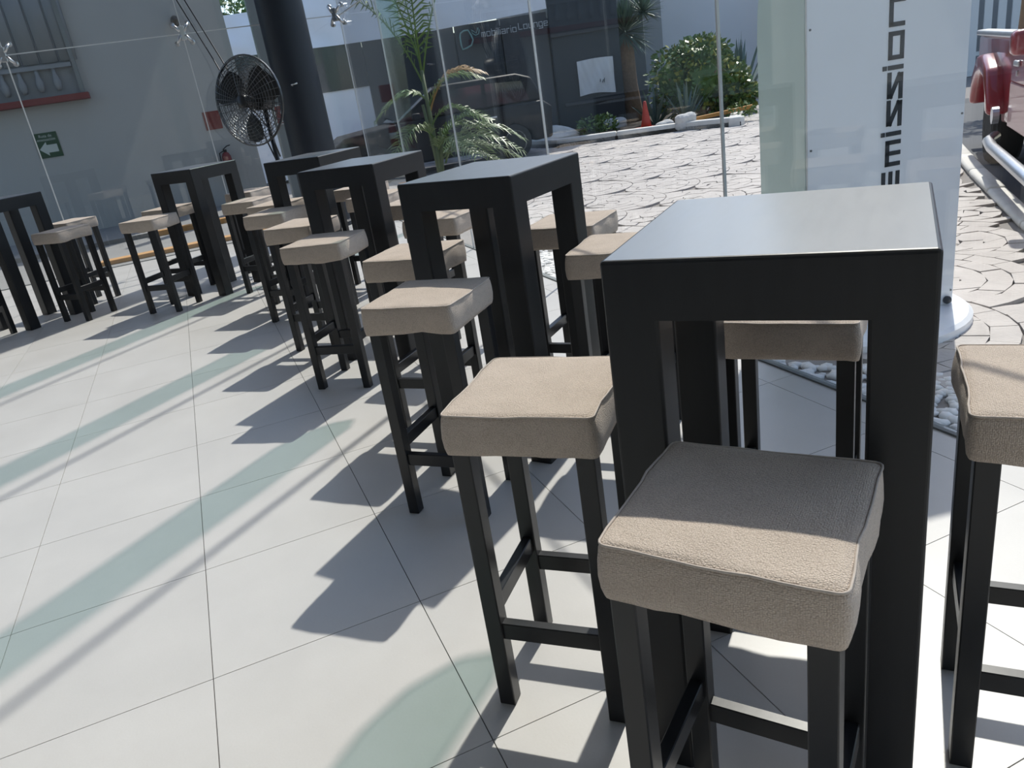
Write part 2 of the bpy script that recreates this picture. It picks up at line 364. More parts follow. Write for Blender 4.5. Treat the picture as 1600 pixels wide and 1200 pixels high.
# ------------------------------------------------------------------ bar stools
SW, SZ, CT = .334, .781, .090
def cushion_mesh(seed):
    rnd = random.Random(seed); ph = [rnd.uniform(0, 6.28) for _ in range(8)]
    n = 14; hw = SW/2; R = .012
    loops = []
    def ring(half, z, k):      # points round a rounded square
        pts = []; rr = k
        for cx, cy, a0 in ((1, 1, 0), (-1, 1, pi/2), (-1, -1, pi), (1, -1, 1.5*pi)):
            for j in range(4):
                a = a0+j*pi/6; pts.append((cx*(half-rr)+rr*cos(a), cy*(half-rr)+rr*sin(a), z))
            nx, ny = ((-1, 1), (-1, -1), (1, -1), (1, 1))[int(a0/(pi/2)+.1)]
            a = a0+pi/2
            s0 = (cx*(half-rr)+rr*cos(a), cy*(half-rr)+rr*sin(a))
            s1 = (nx*(half-rr)+rr*cos(a), ny*(half-rr)+rr*sin(a))
            for j in range(1, 9): u = j/9; pts.append((s0[0]+(s1[0]-s0[0])*u, s0[1]+(s1[1]-s0[1])*u, z))
        return pts
    mb = MB(); zt = SZ; zb = SZ-CT
    levels = [(hw-.002, zb, .014), (hw+.001, zb+.012, .016), (hw+.003, zb+.035, .018), (hw+.002, zb+.06, .018), (hw-.0005, zt-.012, .014),
              (hw-.003, zt-.003, .013), (hw-.007, zt, .013), (hw-.02, zt+.0012, .016), (hw-.06, zt+.003, .018), (hw-.12, zt+.004, .018), (hw-.155, zt+.004, .008)]
    rings = []
    for li, (hf, z, rr) in enumerate(levels):
        ps = []
        for x, y, zz in ring(hf, z, rr):
            a = atan2(y, x)
            o = .0022*sin(3*a+ph[0])+.0018*sin(7*a+ph[1]+li*.5)+.001*sin(13*a+ph[2])
            if li > 5: o *= .4
            dz = 0
            if li == 0: dz = .0035*sin(4*a+ph[3])+.002*sin(9*a+ph[4])
            elif li >= 7: dz = .0016*sin(11*x*3+ph[5])*sin(9*y*3+ph[6])
            ps.append((x*(1+o/hw), y*(1+o/hw), zz+dz))
        rings.append(ps)
    m = len(rings[0]); vs = [q for r_ in rings for q in r_]; fs = []
    for i in range(len(rings)-1):
        for j in range(m): fs.append((i*m+j, i*m+(j+1) % m, (i+1)*m+(j+1) % m, (i+1)*m+j))
    fs.append(tuple((len(rings)-1)*m+j for j in range(m))); fs.append(tuple(range(m-1, -1, -1)))
    mb.add(vs, fs)
    cm = mb.mesh('cushion', M['fabric'], smooth=True)
    pp = [Vector(q)*1.0 for q in rings[5]]
    pm = MB().tube([q+Vector((q.x, q.y, 0)).normalized()*.0012+Vector((0, 0, .001)) for q in pp], .0021, 5, closed=True).mesh('piping', M['piping'], smooth=True)
    return cm, pm
CUSH = [cushion_mesh(s) for s in range(5)]
SL = .040; IN = .011
SLEG = MB().box(-SL/2, SL/2, -SL/2, SL/2, 0, SZ-CT+.02).mesh('leg', M['stool'], bevel=.0025, seg=2)
sp = SW/2-IN-SL/2
RAILX = MB().box(-sp+SL/2-.002, sp-SL/2+.002, -.0125, .0125, .195, .240).mesh('rail', M['stool'], bevel=.002, seg=1)
RAILY = MB().box(-.0125, .0125, -sp+SL/2-.002, sp-SL/2+.002, .255, .300).mesh('rail', M['stool'], bevel=.002, seg=1)
def stool(x, y, a, lab, var):
    t = thing('bar_stool', (x, y, 0), radians(a), lab, 'stool', 'beige cushioned bar stools')
    c = put('cushion', CUSH[var][0], t); put('piping', CUSH[var][1], c)
    for sx in (-1, 1):
        for sy in (-1, 1): put('leg', SLEG, t, (sx*sp, sy*sp, 0))
    for s_ in (-1, 1): put('rail', RAILX, t, (0, s_*sp, 0)); put('rail', RAILY, t, (s_*sp, 0, 0))
STOOLS = [
 (-.802, .611, 36.9, 'nearest beige bar stool, its seat half shaded by the nearest table', 0),
 (-1.440, .571, 47.2, 'fully sunlit beige bar stool on the left side of the nearest table', 1),
 (-1.480, 1.300, 41.0, 'grey-looking backlit bar stool seen through the opening of the nearest table', 2),
 (-.790, 1.300, 43.0, 'bright beige bar stool cut off by the right edge', 3),
 (-2.462, .627, 45.6, 'beige bar stool in front of the second table, seat corner in shade', 4),
 (-3.230, .800, 45.0, 'beige bar stool left of the second table, partly behind its leg', 0),
 (-2.500, 1.400, 44.0, 'beige bar stool between the nearest and second tables, on the glass side', 1),
 (-3.130, 1.510, 42.0, 'beige bar stool behind the second table, closest to the paving outside', 2),
 (-4.081, .556, 52.1, 'beige bar stool in front of the third table', 3),
 (-4.900, .555, 47.0, 'beige bar stool left of the third table, crossed by its front leg', 4),
 (-4.080, 1.210, 42.0, 'shaded beige bar stool right of the third table, seen through the second table', 1),
 (-4.860, 1.270, 44.0, 'beige bar stool behind the third table, mostly hidden', 0),
 (-5.815, .500, 50.0, 'beige bar stool in front of the fourth table, right half shaded', 2),
 (-6.390, .580, 46.0, 'beige bar stool left of the fourth table, crossed by its leg', 3),
 (-5.650, 1.210, 45.0, 'beige bar stool right of the fourth table, seen through the third table', 4),
 (-6.420, 1.260, 45.0, 'beige bar stool behind the fourth table, farthest of the row', 0),
 (-7.080, .420, 47.0, 'beige bar stool on the right of the table under the fan', 1),
 (-8.050, .500, 44.0, 'beige bar stool behind the table under the fan', 2),
 (-7.160, -.390, 52.0, 'beige bar stool in front of the table under the fan', 3),
 (-7.855, -.245, 45.0, 'beige bar stool left of the table under the fan, against the end glass', 4),
 (-7.650, -1.120, 46.0, 'shaded beige bar stool right of the table at the left edge', 0),
 (-8.400, -1.130, 44.0, 'shaded bar stool behind the table at the left edge', 2),
 (-7.640, -1.930, 47.0, 'shaded bar stool before the left-edge table, only a leg showing', 4),
]
for s_ in STOOLS: stool(*s_)

# ------------------------------------------------------------------ column, fan, cables
t = thing('round_column', (-10.10, 1.50, 0), 0, 'tall round dark blue column in the glass corner', 'column')
MB().lathe([(.268, 0), (.268, H)], 40).build('shaft', M['column'], t, smooth=True)
t.children[0].data.set_sharp_from_angle(angle=radians(50))
MB().lathe([(.30, 0), (.30, .05), (.27, .07)], 40).build('collar', M['column'], t)
MB().tube([(.26, -.10, 1.70), (.33, -.12, 1.71), (.34, -.05, 1.72)], .009, 6).build('hook', M['steel'], t, smooth=True)
FX, FY, FZ, FR = -8.75, .78, 1.585, .435
fan = thing('pedestal_fan', (FX, FY, 0), 0, 'large black and chrome pedestal fan beside the dark column', 'fan')
nrm = Vector((.66, -.74, .06)).normalized(); side = Vector((0, 0, 1)).cross(nrm).normalized(); upv = nrm.cross(side)
Tf = Matrix((side, upv, nrm)).transposed().to_4x4(); Tf.translation = (0, 0, FZ)
def guard(name, sgn):
    mb = MB()
    for k in range(1, 15):
        rr = FR*k/14; z = sgn*(.105*sqrt(max(0, 1-(rr/FR)**2.6))+.004)
        mb.tube([Tf @ Vector((rr*cos(q), rr*sin(q), z)) for q in [2*pi*j/40 for j in range(40)]], .0034 if k < 14 else .011, 4, closed=True)
    for j in range(36):
        q = 2*pi*j/36
        mb.tube([Tf @ Vector((rr*cos(q), rr*sin(q), sgn*(.108*sqrt(max(0, 1-(rr/FR)**2.6))+.004))) for rr in (.06, .2, .3, .37, .41, .435)], .0032, 4)
    mb.build(name, M['chrome'], fan)
guard('front_guard', 1); guard('rear_guard', -1)
for k in range(3):
    mb = MB(); a0 = k*2*pi/3+.5; rows = []
    for i in range(7):
        r_ = .07+.33*i/6; wd = .35+.40*sin(pi*min(1, i/6*.8+.1)); row = []
        for j in range(5):
            u = (j/4-.5); row.append(Tf @ Vector((r_*cos(a0+u*wd*1.6), r_*sin(a0+u*wd*1.6), u*.11)))
        rows.append(row)
    vs = [q for r_ in rows for q in r_]; vs2 = [q-nrm*.004 for q in vs]
    fs = [(i*5+j, i*5+j+1, i*5+j+6, i*5+j+5) for i in range(6) for j in range(4)]
    n_ = len(vs); mb.add(vs+vs2, fs+[tuple(i+n_ for i in reversed(f)) for f in fs]); mb.build('blade', M['fanblade'], fan, smooth=True)
MB().lathe([(.0, .125), (.05, .122), (.062, .11), (.065, .07), (.065, -.02)], 20, Tf).build('hub', M['black'], fan, smooth=True)
MB().lathe([(.08, -.10), (.095, -.13), (.095, -.28), (.06, -.31)], 20, Tf).build('motor', M['black'], fan, smooth=True)
back = -nrm*.20; back.z = 0
MB().tube([(back.x, back.y, .04), (back.x, back.y, FZ-.08)], .024, 12).build('pole', M['black'], fan, smooth=True)
MB().lathe([(.036, .75), (.036, .86)], 14, Matrix.Translation((back.x, back.y, 0))).build('collar', M['black'], fan)
MB().lathe([(.30, 0), (.30, .025), (.10, .05), (.03, .09)], 28, Matrix.Translation((back.x, back.y, 0))).build('base', M['black'], fan, smooth=True)
for i, (pts, lab) in enumerate((
    ([(-10.30, .36, 3.2), (-10.20, .42, 2.75), (-9.95, .62, 2.1), (-9.3, .72, 1.6), (-8.95, .86, 1.25), (-8.88, .93, .9)], 'thin black cable hanging from above to the fan, left of two'),
    ([(-10.30, .43, 3.2), (-10.20, .50, 2.75), (-9.95, .70, 2.1), (-9.3, .80, 1.6), (-8.90, .92, 1.3), (-8.84, .96, 1.0)], 'thin black cable hanging from above to the fan, right of two'))):
    tag(MB().tube(pts, .008, 6).build('cable', M['black'], smooth=True), lab, 'cable', 'cables to the fan')

# ------------------------------------------------------------------ outdoors: ground
GX0, GX1, GY0, GY1 = -26, 6, -9, 26
mb = MB()
mb.box(GX0, XE-.02, GY0, GY1, -.30, -.02); mb.box(XE-.02, GX1, YF+.02, GY1, -.30, -.02)
struct(mb.build('ground', M['mortar']))
struct(MB().box(-13.0, XE-.03, -8, 2.3, -.02, -.004).build('pavement_end', M['concrete']))
side_walk = struct(MB().box(-15.1, -13.0, -8, 1.3, -.02, .06).build('sidewalk', M['concrete']))
tag(MB().box(-10.95, -10.76, -1.28, 2.2, -.004, .05).build('kerb', M['yellow'], bevel=.01), 'yellow painted kerb just outside the end glass', 'kerb')  # left end cut short to stand in for the shade lying there
tag(MB().box(-13.0, -12.85, -.75, 1.3, -.02, .075).build('kerb', M['yellow'], bevel=.01), 'yellow painted kerb at the foot of the grey outer wall', 'kerb')  # also shortened on the left, in place of the shade over it

# stamped fan paving
FR_, NR = .62, 5
KN = Vector((.7071, .7071))          # across the right-hand road kerb
PLANT = [(-18.6, 3.0), (-16.9, 5.6), (-15.75, 6.75), (-14.55, 6.95), (-13.22, 8.88), (-12.13, 9.53), (-15.9, 12.63), (-20, 16), (-24, 10)]
def inside(p, poly):
    c = False; n = len(poly)
    for i in range(n):
        x1, y1 = poly[i]; x2, y2 = poly[i-1]
        if (y1 > p[1]) != (y2 > p[1]) and p[0] < (x2-x1)*(p[1]-y1)/(y2-y1)+x1: c = not c
    return c
def pave_ok(x, y):
    if y < 2.62 and x > XE-.1: return False
    if x*KN.x+y*KN.y > .99: return False
    if x < -13.9 and y < 2.5: return False
    if y < 2.35 or x < -18 or x > 1.0 or y > 14: return False
    return not inside((x, y), PLANT)
UP = Vector((.25, .97)).normalized(); RT = Vector((UP.y, -UP.x))
def phimax(r, R=FR_):
    v = (r*r+R*R)/(2*sqrt(2)*r*R)
    return pi if v >= 1 else pi/4+math.asin(v)
stones = []
for row in range(-16, 30):
    for c_ in range(-18, 18):
        ctr = Vector((-6, 5))+RT*(FR_*(2*c_+(row % 2)))+UP*(FR_*row)
        for k in range(NR):
            r0, r1 = FR_*k/NR, FR_*(k+1)/NR
            p0 = phimax(max(r0, .02)); p1 = phimax(r1)
            if k == 0: p0 = p1 = pi
            ln = r1*2*min(p0, p1)*.9
            n = max(3, round(ln/.21)); jit = random.uniform(-.2, .2)
            for i in range(n):
                q = []
                g = .0042
                for (rr, pm, e) in ((r0+g, p0, 0), (r0+g, p0, 1), (r1-g, p1, 1), (r1-g, p1, .5), (r1-g, p1, 0)):
                    u = (i+e + (jit if 0 < i+e < n else 0))/n
                    a = -pm+2*pm*u
                    a += (g/max(rr, .05))*(1 if e == 0 else (-1 if e == 1 else 0))
                    q.append(ctr+RT*(rr*sin(a))+UP*(rr*cos(a)))
                m_ = sum(q, Vector((0, 0)))/5
                if pave_ok(m_.x, m_.y): stones.append((m_.length, q))
stones.sort(key=lambda s_: s_[0])
pave = struct(MB().box(XE-.02, 1.2, YF+.3, YF+.32, -.10, -.03).build('paving', M['mortar']))
def stone_geo(mb, q):
    dz = random.uniform(-.002, .003)
    vs = [(p.x, p.y, -.03) for p in q]+[(p.x, p.y, dz) for p in q]; n = len(q)
    mb.add(vs, [tuple(range(n, 2*n))]+[(j, (j+1) % n, n+(j+1) % n, n+j) for j in range(n)])
def seen(q):
    x, y = q[0]
    return x < -1.6 and (-x-2.2*y < 4.5)
near = [s_ for s_ in stones if s_[1][0].x < -1.2][:300]
ids = set(id(s_) for s_ in near)
for s_ in near:
    mb = MB(); stone_geo(mb, s_[1]); mb.build('paving_stone', M['stone'], pave)
mb = MB()
for s_ in stones:
    if id(s_) not in ids: stone_geo(mb, s_[1])
tag(mb.build('paving_stones', M['stone'], pave), kind='stuff')

# pebble strip at the foot of the glass
mb = MB(); ico = bmesh.new(); bmesh.ops.create_icosphere(ico, subdivisions=1, radius=1)
iv = [v.co.copy() for v in ico.verts]; iff = [[v.index for v in f.verts] for f in ico.faces]; ico.free()
for i in range(2600):
    x = random.uniform(-6.5, 1.5); y = random.uniform(YF+.03, YF+.40); r_ = random.uniform(.016, .034); a = random.uniform(0, 6.28)
    sx, sy, sz_ = r_*random.uniform(.9, 1.6), r_, r_*.55
    if (x+2.91)**2+(y-2.88)**2 < .35: continue
    mb.add([(x+cos(a)*v.x*sx-sin(a)*v.y*sy, y+sin(a)*v.x*sx+cos(a)*v.y*sy, -.012+v.z*sz_+random.uniform(0, .002)) for v in iv], iff)
tag(mb.build('pebbles', M['pebble'], smooth=True), 'pale pebbles in a strip along the foot of the glass', 'pebbles', kind='stuff')

# planter with white kerb
mb = MB(); mb.prism(PLANT, .10, Matrix.Translation((0, 0, -.03))); struct(mb.build('planter_soil', M['soil']))
def kerb_run(name, pts, wd, h, m, label, z0=-.02):
    t = thing(name, (0, 0, 0), 0, label, 'kerb')
    for (a, b) in zip(pts, pts[1:]):
        a, b = Vector(a), Vector(b); L = (b-a).length; d = (b-a)/L; nr = Vector((-d.y, d.x)); n = max(1, round(L/.95))
        for i in range(n):
            s0, s1 = a+d*(L*i/n+.004), a+d*(L*(i+1)/n-.004)
            poly = [s0, s1, s1+nr*wd, s0+nr*wd]
            MB().prism([(p.x, p.y) for p in poly], h-z0+random.uniform(-.006, .006), Matrix.Translation((0, 0, z0))).build('kerb_stone', m, t, bevel=.025, seg=2)
    return t
kerb_run('planter_kerb', [(-18.6, 3.0), (-16.9, 5.6), (-15.75, 6.75), (-14.55, 6.95), (-13.22, 8.88), (-12.13, 9.53)], .22, .15, M['kerb'], 'weathered white kerb along the front of the planter bed')
kerb_run('planter_kerb', [(-12.13, 9.53), (-15.9, 12.63), (-18.5, 14.8)], .22, .15, M['kerb'], 'white kerb turning back round the bush end of the planter')
# road kerb and asphalt under the truck
kerb_run('road_kerb', [(-9.8, 11.21), (-5.07, 6.47), (-4.39, 5.82), (-3.49, 4.96), (-.6, 2.75)], .14, .04, M['kerb'], 'narrow white kerb line between paving and the red truck')
mb = MB(); mb.prism([(-9.7, 11.3), (-5.0, 6.6), (-3.4, 5.08), (-.5, 2.9), (6, 2.9), (6, 24), (-9.7, 24)], .012, Matrix.Translation((0, 0, -.02)))
struct(mb.build('road', M['asphalt']))

# ------------------------------------------------------------------ outdoors: end wall
WX = -15.1
wall = struct(MB().box(WX-.35, WX, -9, 1.28, -.02, 4.7).build('wall_outer', M['wallout']))
wn = struct(put('window_3', None, None, (WX, 0, 0)))
MB().box(.0, .03, -5.2, -1.19, 2.22, 4.3).build('backing', M['curtain'], wn)
y = -5.15
while y < -1.28:
    mb = MB(); pl = [(.03, y), (.03, y+.26), (.05, y+.24), (.075, y+.13), (.05, y+.02)]
    mb.prism(pl, 1.5, Matrix.Translation((0, 0, 2.72))).build('curtain_fold', M['curtain'], wn, smooth=True); y += .27
for k in range(15):
    yy = -5.0+.25*k
    MB().lathe([(.03, 2.30), (.05, 2.36), (.06, 2.44), (.03, 2.54), (.03, 2.64)], 10, Matrix.Translation((.07, yy, 0))).build('baluster_reflection', M['curtain'], wn, smooth=True)  # reflection of balusters in the window, modelled as solid shapes
MB().box(.03, .11, -5.2, -1.22, 2.63, 2.69).build('rail', M['curtain'], wn)  # top bar of the modelled baluster reflection
MB().box(.0, .10, -1.21, -1.15, 2.22, 4.3).build('frame', M['grey'], wn)
MB().box(.0, .20, -5.25, -1.10, 2.12, 2.22).build('sill', M['sill'], wn, bevel=.01)
def text_mesh(body, size, m, name='lettering'):
    cu = bpy.data.curves.new(name, 'FONT'); cu.body = body; cu.size = size; cu.extrude = .001; cu.align_x = 'CENTER'; cu.resolution_u = 3
    o = bpy.data.objects.new(name, cu); COL.objects.link(o)
    me = bpy.data.meshes.new_from_object(o.evaluated_get(bpy.context.evaluated_depsgraph_get()))
    bpy.data.objects.remove(o); me.materials.clear(); me.materials.append(m); return me
# facing +x: text x -> +y, text y -> +z
def face_x(o, x, y, z): o.matrix_local = Matrix(((0, 0, 1, x), (1, 0, 0, y), (0, 1, 0, z), (0, 0, 0, 1)))
sg = thing('evacuation_sign', (WX, -1.945, 1.515), 0, 'green evacuation route sign with white arrow on the outer wall', 'sign')
MB().box(0, .012, -.175, .175, -.195, .195).build('plate', M['green'], sg)
mb = MB(); mb.prism([(-.14, -.055), (-.02, .055), (-.02, .005), (.13, .005), (.13, -.115), (-.02, -.115), (-.02, -.165)], .004, Matrix(((0, 0, 1, .012), (1, 0, 0, 0), (0, 1, 0, 0), (0, 0, 0, 1))))
mb.build('arrow', M['signwhite'], sg)
for body, zz in (('Ruta de', .125), ('evacuación', .070)):
    o = put('lettering', text_mesh(body, .062, M['signwhite']), sg); face_x(o, .014, 0, zz)
s2 = thing('fire_sign', (WX, .66, 1.50), 0, 'small red fire pictogram sign on the outer wall, left of the fan', 'sign')
MB().box(0, .012, -.14, .14, -.15, .15).build('plate', M['red'], s2)
mb = MB().lathe([(.045, 0), (.045, .003)], 16, Matrix(((0, 0, 1, .012), (1, 0, 0, -.05), (0, 1, 0, .03), (0, 0, 0, 1)))); mb.build('pictogram', M['sill'], s2)
MB().box(.012, .015, .03, .08, -.08, .10).build('pictogram', M['sill'], s2)
ex = thing('fire_extinguisher', (WX+.10, .72, .55), 0, 'fire extinguisher on the outer wall under the red sign', 'extinguisher')
MB().lathe([(.06, 0), (.078, .02), (.078, .33), (.05, .39), (.02, .41)], 18).build('cylinder', M['sill'], ex, smooth=True)
MB().lathe([(.0785, .14), (.0785, .25)], 18).build('label_band', M['signwhite'], ex, smooth=True)
MB().box(-.02, .02, -.03, .03, .41, .45).build('valve', M['black'], ex)
MB().tube([(0, -.03, .45), (0, .05, .50), (0, .11, .51)], .010, 6).build('handle', M['black'], ex)
MB().tube([(0, -.02, .43), (.02, -.10, .40), (.02, -.11, .2), (.03, -.10, .06)], .012, 6).build('hose', M['black'], ex, smooth=True)
MB().box(-.10, -.078, -.03, .03, .30, .36).build('bracket', M['black'], ex)
lp = thing('wall_spotlight', (WX, .50, 3.12), 0, 'small dark spotlight high on the outer wall near the cables', 'lamp')
MB().box(0, .05, -.05, .05, -.05, .05).build('bracket', M['black'], lp, bevel=.008)
MB().lathe([(.05, 0), (.065, .05), (.07, .16), (.05, .17)], 16, Matrix.Translation((.06, 0, .02)) @ Matrix.Rotation(radians(118), 4, 'Y')).build('head', M['black'], lp, smooth=True)
# grey post with red sign
ps = thing('grey_post', (-14.5, 1.72, 0), 0, 'slim grey post outside between the fan and the dark column', 'post')
MB().box(-.09, .09, -.10, .10, -.02, 4.4).build('shaft', M['grey'], ps, bevel=.01)
MB().box(-.13, .13, -.14, .14, -.02, .02).build('foot_plate', M['grey'], ps)
s3 = thing('extinguisher_sign', (-14.40, 1.77, 1.42), 0, 'red and white extinguisher sign on the grey post', 'sign')
MB().box(0, .012, -.13, .13, -.16, .16).build('plate', M['signwhite'], s3)
MB().box(.012, .015, -.11, .11, -.14, .14).build('red_field', M['red'], s3)
MB().lathe([(.03, 0), (.03, .10), (.012, .13)], 12, Matrix.Translation((.012, 0, -.05)) @ Matrix.Scale(.2, 4, (1, 0, 0))).build('pictogram', M['signwhite'], s3)
MB().box(.015, .018, -.08, .08, -.125, -.09).build('pictogram', M['signwhite'], s3)

# ------------------------------------------------------------------ black event booth with white tarpaulin
BA, BB = Vector((-18.5, 1.5)), Vector((-16.0, 9.5)); BT = (BB-BA).normalized(); BNn = Vector((BT.y, -BT.x))
TB = Matrix(((BT.x, -BNn.x, 0, BA.x), (BT.y, -BNn.y, 0, BA.y), (0, 0, 1, 0), (0, 0, 0, 1)))   # x along the face, y into the booth
def booth_part(name, m, x0, x1, y0, y1, z0, z1, parent, **kw):
    return MB().box(x0, x1, y0, y1, z0, z1, T=TB).build(name, m, parent, **kw)
bo = thing('event_booth', (0, 0, 0), 0, 'long black event booth under a white tarpaulin, with a lounge furniture name on it', 'booth')
booth_part('upper_panel', M['booth'], 0, 2.75, 0, .08, 1.72, 2.68, bo)
booth_part('lower_sheet', M['tarp'], 0, 2.75, .02, .06, .05, 1.72, bo)
for i, (x0, x1, z1) in enumerate(((2.75, 3.9, 2.62), (3.9, 4.75, 2.62), (4.75, 5.75, 2.62), (5.75, 6.78, 2.63))):
    booth_part('panel', M['booth' if i % 2 == 0 else 'booth2'], x0+.01, x1-.01, (i % 2)*.03, .10, .03, z1, bo, bevel=.01)
booth_part('side_cabinet', M['booth'], 6.80, 8.30, -.06, 1.2, .03, 4.3, bo, bevel=.02)
booth_part('cabinet_trim', M['booth2'], 6.80, 8.30, -.09, -.06, 2.1, 2.16, bo)
booth_part('cabinet_shelf', M['booth2'], 6.95, 8.30, -.12, -.06, .66, .72, bo)
booth_part('roof_body', M['booth'], 0, 6.8, .10, 2.4, .03, 2.5, bo)
# tarpaulin: rippled sheet
def sheet(name, x0, x1, zb, zt, y0, amp, m, parent, nx=60, nz=14, seed=0):
    mb = MB(); vs = []
    for k in range(2):
        for i in range(nx+1):
            for j in range(nz+1):
                u, v = i/nx, j/nz; x = x0+(x1-x0)*u
                z = zb(u)+(zt(u)-zb(u))*v
                yy = y0 + amp*(sin(u*23+v*5+seed)*.5+sin(u*9-v*7+seed)*.7+.5*sin(u*41+v*11)) - (.35*v if name == 'tarpaulin' else 0)*-1
                vs.append(TB @ Vector((x, yy+k*.012, z)))
    st = (nx+1)*(nz+1); fs = []
    for i in range(nx):
        for j in range(nz):
            a = i*(nz+1)+j; q = (a, a+nz+1, a+nz+2, a+1); fs.append(q); fs.append(tuple(st+w_ for w_ in reversed(q)))
    return mb.add(vs, fs).build(name, m, parent, smooth=True)
sheet('tarpaulin', -.2, 6.78, lambda u: 2.70-.10*sin(pi*u)-.02*u, lambda u: 3.52 if u < .12 else 3.52+(u-.12)*2.2, -.06, .03, M['tarp'], bo)
cl = sheet('white_cloth', 7.30, 8.10, lambda u: .82+.03*sin(4*u), lambda u: 1.54+.02*sin(3*u), -.11, .012, M['cloth'], None, 24, 20, 2)
tag(cl, 'square white cloth pinned to the side of the black booth', 'cloth')
for (a, b, c, d) in ((7.77, 1.06, 7.78, 1.12), (7.82, 1.04, 7.85, 1.10), (7.86, 1.04, 7.87, 1.13)):
    MB().tube([TB @ Vector((a, -.135, b)), TB @ Vector((c, -.135, d))], .008, 5).build('mark', M['letter'], cl)
FONT = {'e': ([[(1, 0), (0, 0), (0, 1), (1, 1), (1, .5), (0, .5)]], 1), 'm': ([[(0, 0), (0, 1), (1, 1), (1, 0)], [(.5, 1), (.5, 0)]], 1),
 'i': ([[(0, 0), (0, 1)], [(0, 1.43), (0, 1.44)]], 0), 'E': ([[(1, 0), (0, 0), (0, 1.28), (1, 1.28)], [(0, .64), (1, .64)]], 1), 's': ([[(1, 1), (.05, 1), (.05, .86), (.95, .14), (.95, 0), (0, 0)]], 1), 'o': ([[(0, 0), (0, 1), (1, 1), (1, 0), (0, 0)]], 1),
 'n': ([[(0, 0), (0, 1), (1, 1), (1, 0)]], 1), 'b': ([[(0, 1.45), (0, 0), (1, 0), (1, 1), (0, 1)]], 1), 'l': ([[(0, 1.45), (0, 0)]], 0),
 'a': ([[(0, 1), (1, 1), (1, 0), (0, 0), (0, .5), (1, .5)]], 1), 'r': ([[(0, 0), (0, 1), (.7, 1)]], .7), 'L': ([[(0, 1.4), (0, 0), (1, 0)]], 1),
 'u': ([[(0, 1), (0, 0), (1, 0), (1, 1)]], 1), 'g': ([[(1, 0), (0, 0), (0, 1), (1, 1), (1, -.45), (0, -.45)]], 1), '.': ([[(0, 0), (0, .12)]], 0)}
def letter(mb, strokes, T, wx, hy, sw, d):
    """square strokes with mitred joints, x scaled by wx, y by hy"""
    for st in strokes:
        pts = [Vector((x*wx, y*hy)) for x, y in st]
        for a, b in zip(pts, pts[1:]):
            dr = (b-a).normalized(); nr = Vector((-dr.y, dr.x))*sw/2; e = dr*sw/2
            mb.prism([tuple(a-e-nr), tuple(b+e-nr), tuple(b+e+nr), tuple(a-e+nr)], d, T)
def sign_text(word, T0, h, wx, sw, gap, m, parent):
    x = 0
    for ch in word:
        if ch == ' ': x += wx*.9; continue
        strokes, wd = FONT[ch]; mb = MB()
        letter(mb, strokes, T0 @ Matrix.Translation((x, 0, 0)), wx, h, sw, .004)
        mb.build('lettering', m, parent); x += wx*wd+gap+sw
# face of booth: text x along BT, text y up, extrude outwards
TS = TB @ Matrix(((1, 0, 0, 0), (0, 0, -1, -.035), (0, 1, 0, 0), (0, 0, 0, 1)))
sgn = thing('booth_sign', (0, 0, 0), 0, 'pale lettering and teal leaf emblem on the black booth', 'sign')
sign_text('mobiliario', TS @ Matrix.Translation((5.33, 2.33, 0)), .085, .075, .014, .022, M['print'], sgn)
sign_text('Lounge.', TS @ Matrix.Translation((6.14, 2.36, 0)), .085, .075, .014, .022, M['print'], sgn)
def outline(pts, sw, name, m):
    mb = MB(); mb.tube([TS @ Vector((x, y, .004)) for x, y in pts], sw, 6, closed=True); mb.build(name, m, sgn, smooth=True)
outline([(4.86, 2.38), (4.88, 2.46), (4.96, 2.50), (5.05, 2.50), (5.10, 2.40), (5.13, 2.30), (5.08, 2.20), (4.98, 2.16), (4.88, 2.14), (4.86, 2.24)], .018, 'emblem', M['teal'])
outline([(5.12, 2.50), (5.14, 2.42), (5.20, 2.38), (5.27, 2.40), (5.29, 2.47), (5.27, 2.52), (5.22, 2.42)], .011, 'emblem', M['teal'])

# ------------------------------------------------------------------ totem
RTp = Vector((-2.63, 3.27)); TT = Vector((cos(radians(78)), sin(radians(78)))); NN = Vector((TT.y, -TT.x))
TM = Matrix(((TT.x, -NN.x, 0, RTp.x), (TT.y, -NN.y, 0, RTp.y), (0, 0, 1, 0), (0, 0, 0, 1)))      # x along face, y backwards, z up
to = thing('totem_sign', (0, 0, 0), 0, 'tall white totem sign with vertical charcoal lettering and pale green side, outside the glass', 'sign')
prof = [(0, .05), (.42, .05), (.42, 1.40)]+[(.42-.28*(1-cos(a)), 1.40+.42*sin(a)) for a in (pi/10, pi/5, pi*.3, pi*.4, pi/2)]+[(.12, 2.3), (0, 2.3)]
Tp = TM @ Matrix(((0, 0, 1, -.735), (1, 0, 0, .02), (0, 1, 0, 0), (0, 0, 0, 1)))
MB().prism(prof, .765, Tp).build('body', M['totem'], to, bevel=.006)
MB().prism([(a*.985+.002, b) for a, b in prof], .008, TM @ Matrix(((0, 0, 1, -.745), (1, 0, 0, .02), (0, 1, 0, 0), (0, 0, 0, 1)))).build('side_panel', M['totemgreen'], to)
MB().box(-.741, .035, .008, .024, .05, 2.3, T=TM).build('front_panel', M['totem'], to, bevel=.003)
MB().lathe([(.52, -.02), (.52, .035), (.50, .05)], 48, TM @ Matrix.Translation((-.36, .20, 0))).build('base_disc', M['totem'], to, smooth=False)
for x, z in ((-.726, 1.404), (-.724, .908), (.022, .955), (.022, 1.47), (-.726, .4), (.022, .12)):
    MB().lathe([(.005, 0), (.005, .003)], 10, TM @ Matrix.Translation((x, .008, z)) @ Matrix.Rotation(pi/2, 4, 'X')).build('screw', M['grey'], to)
